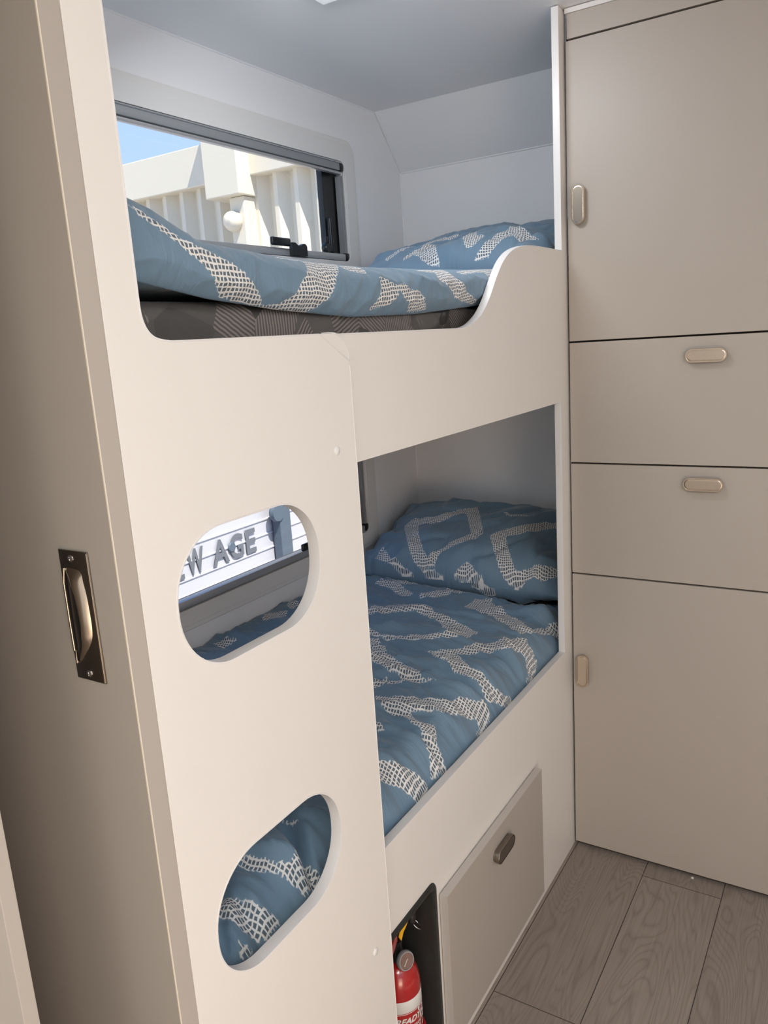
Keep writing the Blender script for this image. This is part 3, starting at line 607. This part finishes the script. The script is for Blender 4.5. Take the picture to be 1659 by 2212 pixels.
# ------------------------------------------------------------------ lower bed
obj_m = bx(0.50, 2.255, 0.022, 0.690, 0.4235, 0.536, bev=0.02, seg=4)
mt = obj('mattress', obj_m, WRAP, None, 50)
tag(mt, 'dark mattress on the lower bunk, almost hidden under the blue quilt', 'mattress')
PINCH = [  # x at the front edge, direction (dx per dy), length, depth, width
    (0.745, 0.55, 0.20, 0.030, 0.012), (0.63, 0.25, 0.16, 0.016, 0.012), (1.13, 0.15, 0.17, 0.020, 0.012), (0.93, 0.2, 0.22, 0.014, 0.02),
    (1.36, -0.1, 0.14, 0.018, 0.011), (1.52, 0.2, 0.15, 0.014, 0.010), (0.56, 0.9, 0.16, 0.014, 0.012)]
def zq(x, y):
    t = max(0.0, min(1.0, (y - 0.024) / 0.070)); s = math.sin(t * PI / 2) ** 0.75
    base = 0.5435 + 0.006 * noise.noise(Vector((x * 17, 2.2, 0))) + s * 0.0710 + 0.050 * max(0, (y - 0.08) / 0.61)
    wv = 0.013 * fbm(x * 5.5 + 0.6 * y, y * 2.0, 1.0, 3) * s
    q1 = 0.7 * fbm(x * 3, y * 3, 4, 2); q2_ = 0.9 * fbm(x * 5, y * 4, 9, 2)
    wv += 0.017 * ridge(x * 8 + 1.6 * y + q1, y * 1.5 + 3, 2.0) * (0.35 + 0.65 * s)
    wv += 0.010 * ridge(x * 15 - 2.5 * y + q2_, y * 2.6, 6.0) * s
    wv -= 0.010 * ridge(x * 11 + 3.5 * y - q1, y * 2.0 + 9, 14.0) * s
    wv += 0.006 * ridge(x * 30 + 7 * y + 1.5 * q1, y * 6, 21.0) * s
    wv += 0.0035 * fbm(x * 26, y * 13, 5, 3)
    for x0, k, L, dp, wd in PINCH:
        dy = y - 0.024
        if dy < L:
            q = (x - x0 - k * dy) / (wd * (0.6 + 1.5 * dy / L)); wv -= dp * math.exp(-q * q) * (1 - dy / L) ** 0.8 * (0.35 + s)
            q2 = abs(q) - 2.0; wv += dp * 0.35 * math.exp(-q2 * q2) * (1 - dy / L) * s
    wv = max(wv, -0.045); wv *= min(1, 0.35 + (0.69 - y) / 0.08) if y > 0.6 else 1
    press = max(0, min(1, (x - 1.86) / 0.12)); base -= 0.062 * press * press * (3 - 2 * press) * min(1, y / 0.1)
    return base + wv
def grid_cloth(name, xs, ys, zf, zbot, polys):
    nx, ny = len(xs), len(ys); V = []; U = []; F = []
    for i, x in enumerate(xs):
        for j, y in enumerate(ys):
            V.append((x, y + 0.0, zf(x, y))); U.append((x, y))
    o = nx * ny
    for i, x in enumerate(xs):
        for j, y in enumerate(ys):
            edge = i in (0, nx - 1) or j in (0, ny - 1)
            V.append((x, y, zbot if not edge else zbot + 0.004)); U.append((x, y))
    for i in range(nx - 1):
        for j in range(ny - 1):
            a, b, c, d = i * ny + j, (i + 1) * ny + j, (i + 1) * ny + j + 1, i * ny + j + 1
            F.append((a, b, c, d)); F.append((a + o, d + o, c + o, b + o))
    for i in range(nx - 1):
        F.append((i * ny, i * ny + o, (i + 1) * ny + o, (i + 1) * ny)); a = i * ny + ny - 1; b = a + ny; F.append((a, b, b + o, a + o))
    for j in range(ny - 1):
        F.append((j, j + 1, j + 1 + o, j + o)); a = (nx - 1) * ny + j; F.append((a, a + o, a + 1 + o, a + 1))
    return cloth_obj(name, V, U, F, polys)
xs = [0.497 + (2.235 - 0.497) * i / 290 for i in range(291)]
ys = [0.0240 + (0.689 - 0.0240) * (j / 115) ** 1.12 for j in range(116)]
ql = grid_cloth('quilt', xs, ys, zq, 0.5375, BANDS_LOW)
tag(ql, 'rumpled blue quilt with white crosshatch bands spread over the lower bunk', 'quilt')

def pillow(name, Wd, H, T, M, polys, seed=0.0, sag=0.0, n=84):
    V = []; U = []; F = []; nu, nv = n, n
    for side in (1, -1):
        for i in range(nu + 1):
            for j in range(nv + 1):
                u = -1 + 2 * i / nu; v = -1 + 2 * j / nv
                u2 = math.sin(u * PI / 2); v2 = math.sin(v * PI / 2)
                pin = 1 - 0.07 * (1 - v2 * v2) ** 0.0 * (0) 
                x = u2 * Wd / 2 * (1 - 0.055 * (1 - v2 * v2) * abs(u2) ** 3) ; y = v2 * H / 2 * (1 - 0.075 * (1 - u2 * u2) * abs(v2) ** 3)
                t = max(0, (1 - u2 ** 4)) ** 0.55 * max(0, (1 - v2 ** 4)) ** 0.55
                e = 1 - t
                h = T / 2 * t
                wr_ = 0.012 * fbm(x * 6 + seed, y * 6, side * 3 + seed, 3) * (0.3 + 0.7 * t)
                wr_ += 0.020 * ridge(x * 7 + 0.5 * y * 6 + seed, y * 7 - 2 * x + seed, side) * min(1, t * 2) * (0.3 + e) - 0.010 * ridge(x * 11 - 5 * y + seed, y * 9 + seed, side + 5) * min(1, t * 2)
                ang = math.atan2(v2, u2)
                wr_ += 0.007 * math.sin(ang * 22 + seed * 5 + 2 * fbm(x * 3, y * 3, seed, 2)) * (e ** 1.5) * (t ** 0.35)
                if t <= 1e-6: wr_ = 0.0
                z = side * (h + wr_ * (1 if t > 1e-6 else 0)) + sag * (x * x) * -1
                V.append(M @ Vector((x, y, z))); U.append((x, y) if side > 0 else (x, -H - y))
    o = (nu + 1) * (nv + 1)
    for i in range(nu):
        for j in range(nv):
            a, b, c, d = i * (nv + 1) + j, (i + 1) * (nv + 1) + j, (i + 1) * (nv + 1) + j + 1, i * (nv + 1) + j + 1
            F.append((a, b, c, d)); F.append((a + o, d + o, c + o, b + o))
    ob = cloth_obj(name, [tuple(v) for v in V], U, F, polys)
    bm = bmesh.new(); bm.from_mesh(ob.data)
    bmesh.ops.remove_doubles(bm, verts=bm.verts, dist=1e-6); bm.to_mesh(ob.data); bm.free()
    return ob
# local x of the pillow runs along the bunk's width, local y up its face
def frame(c, ux, uy):
    ux = Vector(ux).normalized(); uy = Vector(uy); uy = (uy - uy.dot(ux) * ux).normalized(); uz = ux.cross(uy)
    return Matrix(((ux.x, uy.x, uz.x, c[0]), (ux.y, uy.y, uz.y, c[1]), (ux.z, uy.z, uz.z, c[2]), (0, 0, 0, 1)))
pw = pillow('pillow', 0.635, 0.42, 0.17, frame((2.030, 0.365, 0.712), (0.06, -1, -0.02), (0.92, 0, 0.24)), BANDS_PL, 1.0)
tag(pw, 'plump blue pillow with white crosshatch diamonds lying on the lower bunk', 'pillow')

# ------------------------------------------------------------------ upper bed
mu = obj('mattress', bx(0.50, 2.255, 0.052, 0.690, 1.1990, 1.382, bev=0.018, seg=4), WRAP, None, 50)
tag(mu, 'grey patterned mattress still in clear plastic on the upper bunk', 'mattress')
ZB = [(0.49, 1.4135), (0.568, 1.400), (0.671, 1.383), (0.79, 1.371), (0.956, 1.3605), (1.146, 1.3635), (1.397, 1.378), (1.60, 1.392)]
ZT = [(0.49, 1.512), (0.56, 1.494), (0.610, 1.4800), (0.640, 1.4660), (0.659, 1.4560), (0.679, 1.4500), (0.700, 1.4480), (0.75, 1.4450), (0.81, 1.4415), (0.90, 1.4375), (0.99, 1.4355), (1.12, 1.4385), (1.31, 1.4415), (1.54, 1.4530), (1.75, 1.4600)]
def upper_quilt():
    V = []; U = []; F = []
    NX = 230; x0, x1 = 0.492, 1.80
    for i in range(NX + 1):
        x = x0 + (x1 - x0) * i / NX
        zb = lerp_table(x, ZB); zt = (lerp_table(x - 0.006, ZT) + lerp_table(x + 0.006, ZT) + lerp_table(x, ZT)) / 3; h = zt - zb
        prof = [(0.0475, zb + 0.004), (0.040, zb), (0.030, zb + 0.012 * h / 0.08), (0.0225, zb + 0.30 * h), (0.0215, zb + 0.50 * h), (0.029, zb + 0.74 * h), (0.050, zb + 0.93 * h), (0.080, zt), (0.13, zt + 0.002), (0.22, zt - 0.002), (0.40, zt - 0.004), (0.60, zt - 0.006), (0.688, zt - 0.02)]
        pr = catmull(prof, 7)
        s = 0; row = []; px = pr[0]
        for k, (y, z) in enumerate(pr):
            s += math.hypot(y - px[0], z - px[1]); px = (y, z)
            fr = min(1, s / 0.02)
            wy = 0.0030 * fbm(x * 9 + s * 5, s * 6, 3.1, 3) + 0.0100 * ridge(x * 7 + s * 14 * (1 if x > 0.7 else -1) + 0.5 * fbm(x * 4, s * 4, 2, 2), s * 5, 8.0) * math.sin(min(1, s / 0.12) * PI)
            wy += 0.0060 * ridge(x * 21 - s * 18, s * 9, 3.0) * math.sin(min(1, s / 0.12) * PI)
            wz = 0.006 * fbm(x * 6, y * 5, 11, 3) * min(1, max(0, (y - 0.05) / 0.1))
            if k < len(pr) - 1 and y < 0.1 and s > 0.0: y2 = max(0.0205, y - wy * fr * 0.6 + 0.002)
            else: y2 = y
            row.append((x, y2, z + wz, s))
        inner = [(0.688, 1.3965), (0.40, 1.3965), (0.10, 1.3965), (0.056, 1.3960), (0.0500, max(zb + 0.008, 1.385))]
        for (X, y, z, s_) in row: V.append((X, y, z)); U.append((X, s_))
        for y, z in inner: V.append((x, y, z)); U.append((x, 3 + y))
    k = len(row) + len(inner)
    for i in range(NX):
        for j in range(k):
            F.append((i * k + j, i * k + (j + 1) % k, (i + 1) * k + (j + 1) % k, (i + 1) * k + j))
    F.append(tuple(range(k))[::-1]); F.append(tuple(NX * k + j for j in range(k)))
    return cloth_obj('quilt', V, U, F, BANDS_UP)
qu = upper_quilt()
tag(qu, 'blue quilt with white crosshatch bands hanging over the upper mattress edge', 'quilt')
pu = pillow('pillow', 0.57, 0.46, 0.165, frame((1.965, 0.330, 1.502), (0.02, -1, 0.045), (0.95, 0, 0.20)), BANDS_PU, 4.0)
tag(pu, 'blue crosshatched pillow heaped at the far end of the upper bunk', 'pillow')


# the quilts sink where the pillows lie on them
from mathutils.bvhtree import BVHTree
def sink(quilt, pil, low, gap=0.003):
    t = BVHTree.FromPolygons([v.co for v in pil.data.vertices], [tuple(p.vertices) for p in pil.data.polygons])
    for v in quilt.data.vertices:
        if v.co.z <= low: continue
        for dx, dy in ((0, 0), (0.008, 0), (-0.008, 0), (0, 0.008), (0, -0.008)):
            h = t.ray_cast(Vector((v.co.x + dx, v.co.y + dy, low - 0.3)), Vector((0, 0, 1)))
            if h[0] is not None and h[0].z - gap < v.co.z: v.co.z = max(low, h[0].z - gap)
sink(ql, pw, 0.5425)
sink(qu, pu, 1.3972, 0.006)

# ------------------------------------------------------------------ fire extinguisher
ex = empty('fire_extinguisher', (0.967, 0.048, 0.05)); tag(ex, 'small red fire extinguisher with white band standing in the black niche', 'fire extinguisher')
EC = (0.965, 0.048)
obj('cylinder', lathe(bmesh.new(), [(0, 0.049), (0.036, 0.049), (0.040, 0.054), (0.040, 0.232), (0.0385, 0.248), (0.033, 0.264), (0.024, 0.276), (0.016, 0.281), (0, 0.281)], (EC[0], EC[1], 0), n=56), RED, ex, 50)
obj('white_band', lathe(bmesh.new(), [(0.0401, 0.2005), (0.0403, 0.2010), (0.0403, 0.2235), (0.0401, 0.2240)], (EC[0], EC[1], 0), n=56), LABELW, ex, 50)
obj('label_rim', lathe(bmesh.new(), [(0.0401, 0.1980), (0.0404, 0.1982), (0.0404, 0.1988), (0.0401, 0.1990)], (EC[0], EC[1], 0), n=56), LABELW, ex, 50)
def wrap(me, ang0, z0, r=0.0404):
    for v in me.vertices:
        a = ang0 + v.co.x / r; rr = r + (0.0003 if v.co.z > 0 else 0.0)
        v.co = Vector((EC[0] + rr * math.cos(a), EC[1] + rr * math.sin(a), z0 + v.co.y))
    return me
link('lettering', wrap(text_mesh('READY', 0.0160, 0.0002, 0.35, 0.0005), math.radians(-160), 0.1790), LABELW, ex)
link('lettering', wrap(text_mesh('2', 0.0230, 0.0002, 0.25, 0.0003), math.radians(-86), 0.1800), LABELW, ex)
link('lettering', wrap(text_mesh('INSTRUCTIONS', 0.0080, 0.0002, 0.2), math.radians(-130), 0.1670), LABELW, ex)
bm = bmesh.new()      # flame tongues over the 2
for a0, zz, hh, ww in ((-92, 0.190, 0.016, 0.007), (-70, 0.1905, 0.014, 0.006), (-60, 0.191, 0.010, 0.006), (-86, 0.174, 0.014, 0.006), (-52, 0.184, 0.012, 0.006), (-95, 0.156, 0.009, 0.012), (-75, 0.152, 0.012, 0.010)):
    q = [(0, 0), (ww * 0.5, hh * 0.35), (ww * 0.25, hh * 0.5), (ww * 0.55, hh), (-ww * 0.2, hh * 0.6), (-ww * 0.35, hh * 0.3)]
    bm.faces.new([bm.verts.new((EC[0] + 0.0406 * math.cos(math.radians(a0) + x / 0.0406), EC[1] + 0.0406 * math.sin(math.radians(a0) + x / 0.0406), zz + z)) for x, z in q])
obj('flame_emblem', bm, LABELW, ex)
obj('valve', lathe(bmesh.new(), [(0, 0.2805), (0.014, 0.2805), (0.015, 0.290), (0.012, 0.300), (0.013, 0.318), (0, 0.318)], (EC[0], EC[1], 0), n=32), BLACK, ex, 50)
gd = Vector((-0.35, -0.90, 0.25)).normalized(); gc = Vector((0.957, 0.028, 0.291))
gg = obj('gauge', lathe(bmesh.new(), [(0, 0), (0.015, 0), (0.0165, 0.002), (0.0165, 0.008), (0.0150, 0.0105), (0.0138, 0.0105), (0.0135, 0.0085), (0, 0.0085)], gc, gd, 36), ALU, ex, 40)
obj('dial', lathe(bmesh.new(), [(0, 0), (0.0133, 0), (0.0133, 0.0006), (0, 0.0006)], gc + gd * 0.0087, gd, 30), GAUGE, gg)
na = gd.orthogonal().normalized(); c0 = gc + gd * 0.0097
obj('needle', tube(bmesh.new(), [c0 - na * 0.004, c0 + na * 0.009], 0.0006, 6), LABELW, gg)
bm = bmesh.new()
Ld = [(0.872, 0.012, 0.347), (0.905, 0.013, 0.356), (0.928, 0.018, 0.361), (0.950, 0.034, 0.352), (0.985, 0.046, 0.345), (1.000, 0.050, 0.338)]
for p, q in zip(Ld, Ld[1:]):
    a = Vector(p); b = Vector(q)
    vs = [bm.verts.new(v) for v in (a + Vector((0, 0, 0.009)), b + Vector((0, 0, 0.008)), b - Vector((0, 0, 0.006)), a - Vector((0, 0, 0.009)))]
    vb = [bm.verts.new(v.co + Vector((-0.004, 0.014, 0))) for v in vs]
    bm.faces.new(vs); bm.faces.new(vb[::-1])
    for k in range(4): bm.faces.new((vs[k], vs[(k + 1) % 4], vb[(k + 1) % 4], vb[k]))
obj('lever', bm, RED, ex)
obj('carry_handle', tube(bmesh.new(), [(0.925, 0.036, 0.322), (0.965, 0.048, 0.318), (1.0, 0.056, 0.322)], 0.005, 10), BLACK, ex, 60)
bm = bmesh.new()
for pts in ([(0.938, 0.020, 0.352), (0.946, 0.020, 0.363), (0.957, 0.020, 0.365), (0.972, 0.022, 0.359), (0.960, 0.020, 0.356), (0.950, 0.019, 0.354), (0.942, 0.019, 0.343)], [(0.964, 0.019, 0.362), (0.970, 0.019, 0.377), (0.978, 0.020, 0.384), (0.978, 0.021, 0.362)]):
    f = bm.faces.new([bm.verts.new(p) for p in pts])
r_ = bmesh.ops.extrude_face_region(bm, geom=bm.faces[:])
for v in r_['geom']:
    if isinstance(v, bmesh.types.BMVert): v.co.y += 0.002
obj('safety_tag', bm, YEL, ex)
rc = Vector((0.992, 0.020, 0.338)); rn = Vector((0.5, -0.5, 0.7)).normalized(); ra = rn.orthogonal().normalized(); rb = rn.cross(ra)
obj('pull_ring', tube(bmesh.new(), [rc + (ra * math.cos(t) + rb * math.sin(t)) * 0.011 for t in [2 * PI * k / 24 for k in range(25)]], 0.0009, 8), STEEL, ex, 60)
obj('pin_cap', lathe(bmesh.new(), [(0, 0), (0.007, 0), (0.008, 0.003), (0.008, 0.016), (0.005, 0.022), (0, 0.023)], (0.984, 0.024, 0.348), (0.1, 0, 1), 20), BLACK, ex, 50)
obj('bracket_strap', tube(bmesh.new(), [(EC[0] + 0.0425 * math.cos(t), EC[1] + 0.0425 * math.sin(t), 0.135) for t in [math.radians(a) for a in range(-160, 61, 10)]], 0.0028, 8), RED, ex, 60)
cr_ = obj('white_crumb', bx(1.770, 1.7742, -0.296, -0.290, 0.0, 0.004, bev=0.001), EDGE); tag(cr_, 'tiny white scrap on the floor against the wardrobe base', 'scrap')

# roof hatches: one over the upper bunk (its end just shows at the top), two unseen ones added around the hall fill lights
def hatch(x0, x1, y0, y1):
    h = plate('ceiling_hatch', [rrect(x0, x1, y0, y1, 0.03, 5), rrect(x0 + 0.025, x1 - 0.025, y0 + 0.025, y1 - 0.025, 0.02, 5)], 0, 0.014, PLASTIC, None, bev=0.003)
    h.data.transform(Matrix.Translation((0, 0, ZC - 0.0002)) @ Matrix.Rotation(PI / 2, 4, 'X') @ Matrix.Diagonal((1, 1, -1, 1)))
    h.data.transform(Matrix.Identity(4)); smooth_by_angle(h.data, 40)
    obj('diffuser', bx(x0 + 0.02, x1 - 0.02, y0 + 0.02, y1 - 0.02, ZC - 0.010, ZC - 0.002), LAMPM, h)
    return h
h = hatch(0.80, 1.425, 0.10, 0.375); tag(h, 'white framed roof hatch above the upper bunk', 'roof hatch')
h = hatch(-0.84, -0.16, -1.54, -1.06); tag(h, 'added unseen roof hatch around the hall fill light', 'roof hatch')
h = hatch(-1.20, -0.88, -1.00, -0.50); tag(h, 'added unseen narrow roof hatch by the rear fill light', 'roof hatch')

# ------------------------------------------------------------------ outside
struct('ground', bx(-30, 30, -30, 40, -0.62, -0.52), GROUND)
# shipping container: corrugated side along y at x = 4
ct = empty('shipping_container', (4.2, 3.5, -0.52)); tag(ct, 'pale corrugated shipping container seen outside through the upper window', 'shipping container')
bm = bmesh.new(); P = 0.158; y = 1.2; pts = []
while y < 9.0:
    pts += [(4.070, y), (4.070, y + 0.042), (4.005, y + 0.094), (4.005, y + 0.124)]; y += P
n = len(pts)
lo = [bm.verts.new((x, yy, -0.4)) for x, yy in pts]; hi = [bm.verts.new((x, yy, 2.372)) for x, yy in pts]
lo2 = [bm.verts.new((4.09, yy, -0.4)) for x, yy in pts]; hi2 = [bm.verts.new((4.09, yy, 2.372)) for x, yy in pts]
for i in range(n - 1):
    bm.faces.new((lo[i], lo[i + 1], hi[i + 1], hi[i])); bm.faces.new((lo2[i + 1], lo2[i], hi2[i], hi2[i + 1]))
obj('corrugated_side', bm, CONT, ct)
obj('top_rail', bx(3.955, 4.075, 1.2, 9.0, 2.360, 2.600, bev=0.006), CONT, ct)
obj('bottom_rail', bx(3.975, 4.075, 1.2, 9.0, -0.52, -0.35, bev=0.006), CONT, ct)
obj('corner_fitting', bx(3.84, 4.06, 2.72, 2.995, 2.243, 2.80, bev=0.006), CONT, ct)
obj('corner_post', bx(3.90, 4.06, 2.74, 2.86, -0.5, 2.242, bev=0.01), CONT, ct)
obj('lashing_eye', lathe(bmesh.new(), [(0, 0), (0.05, 0), (0.062, 0.02), (0.055, 0.05), (0.03, 0.07), (0, 0.075)], (3.90, 2.83, 2.10), (-1, -0.3, 0), 28), CONT, ct, 50)
# neighbouring trailer with its name on the side
tr = empty('travel_trailer', (3.2, 2.5, -0.52)); tag(tr, 'white ribbed trailer with grey lettering outside the lower window', 'trailer')
bm = bmesh.new(); pr = [(2.45, -0.35)]; z = -0.35
while z < 1.30:
    pr += [(2.106, z), (2.106, z + 0.066), (2.100, z + 0.070), (2.100, z + 0.076), (2.106, z + 0.078)]; z += 0.080
pr += [(2.45, z)]
A = [bm.verts.new((0.6, a, b)) for a, b in pr]; B = [bm.verts.new((3.78, a, b)) for a, b in pr]
for i in range(len(pr)): bm.faces.new((A[i], A[(i + 1) % len(pr)], B[(i + 1) % len(pr)], B[i]))
bm.faces.new(A); bm.faces.new(B[::-1])
obj('body_side', bm, TRAIL, tr)
for xx in (1.2, 3.2):
    obj('wheel', lathe(bmesh.new(), [(0, -0.08), (0.24, -0.08), (0.27, -0.05), (0.27, 0.05), (0.24, 0.08), (0, 0.08)], (xx, 2.28, -0.25), (0, 1, 0), 36), BLACK, tr, 40)
bm = bmesh.new()
for chx, xa, xb in (('N', 2.262, 2.362), ('E', 2.400, 2.472), ('W', 2.496, 2.606), ('A', 2.664, 2.780), ('G', 2.790, 2.888), ('E', 2.910, 2.984)):
    me = text_mesh(chx, 0.172, 0.002, 0.0, 0.004)
    xs_ = [v.co.x for v in me.vertices]; zs_ = [v.co.y for v in me.vertices]
    me.transform(Matrix.Translation((xa, 2.0975, 0.295)) @ Matrix.Rotation(PI / 2, 4, 'X') @ Matrix.Diagonal(((xb - xa) / (max(xs_) - min(xs_)), 0.126 / (max(zs_) - min(zs_)), 1, 1)) @ Matrix.Translation((-min(xs_), -min(zs_), 0)))
    bm.from_mesh(me)
me = bpy.data.meshes.new('lettering'); bm.to_mesh(me); bm.free(); link('lettering', me, LETTER, tr)
obj('shadow_dot', lathe(bmesh.new(), [(0, 0), (0.026, 0), (0.026, 0.004), (0.022, 0.008), (0, 0.008)], (2.803, 2.099, 0.362), (0, -1, 0), 24), SHADOW_BLUE, tr, 40)  # dark disc added for a round shadow over the lettering
obj('shadow_bar', bx(3.125, 3.215, 2.04, 2.095, -0.30, 0.62, bev=0.004), SHADOW_BLUE, tr)  # solid bar added for a dark, shadow-like band on the trailer
obj('shadow_disc', lathe(bmesh.new(), [(0, 0), (0.045, 0), (0.050, 0.01), (0.045, 0.03), (0, 0.03)], (3.110, 2.06, 0.475), (0, -1, 0), 24), SHADOW_BLUE, tr, 40)  # round part of the same shadow-like band, added as a disc
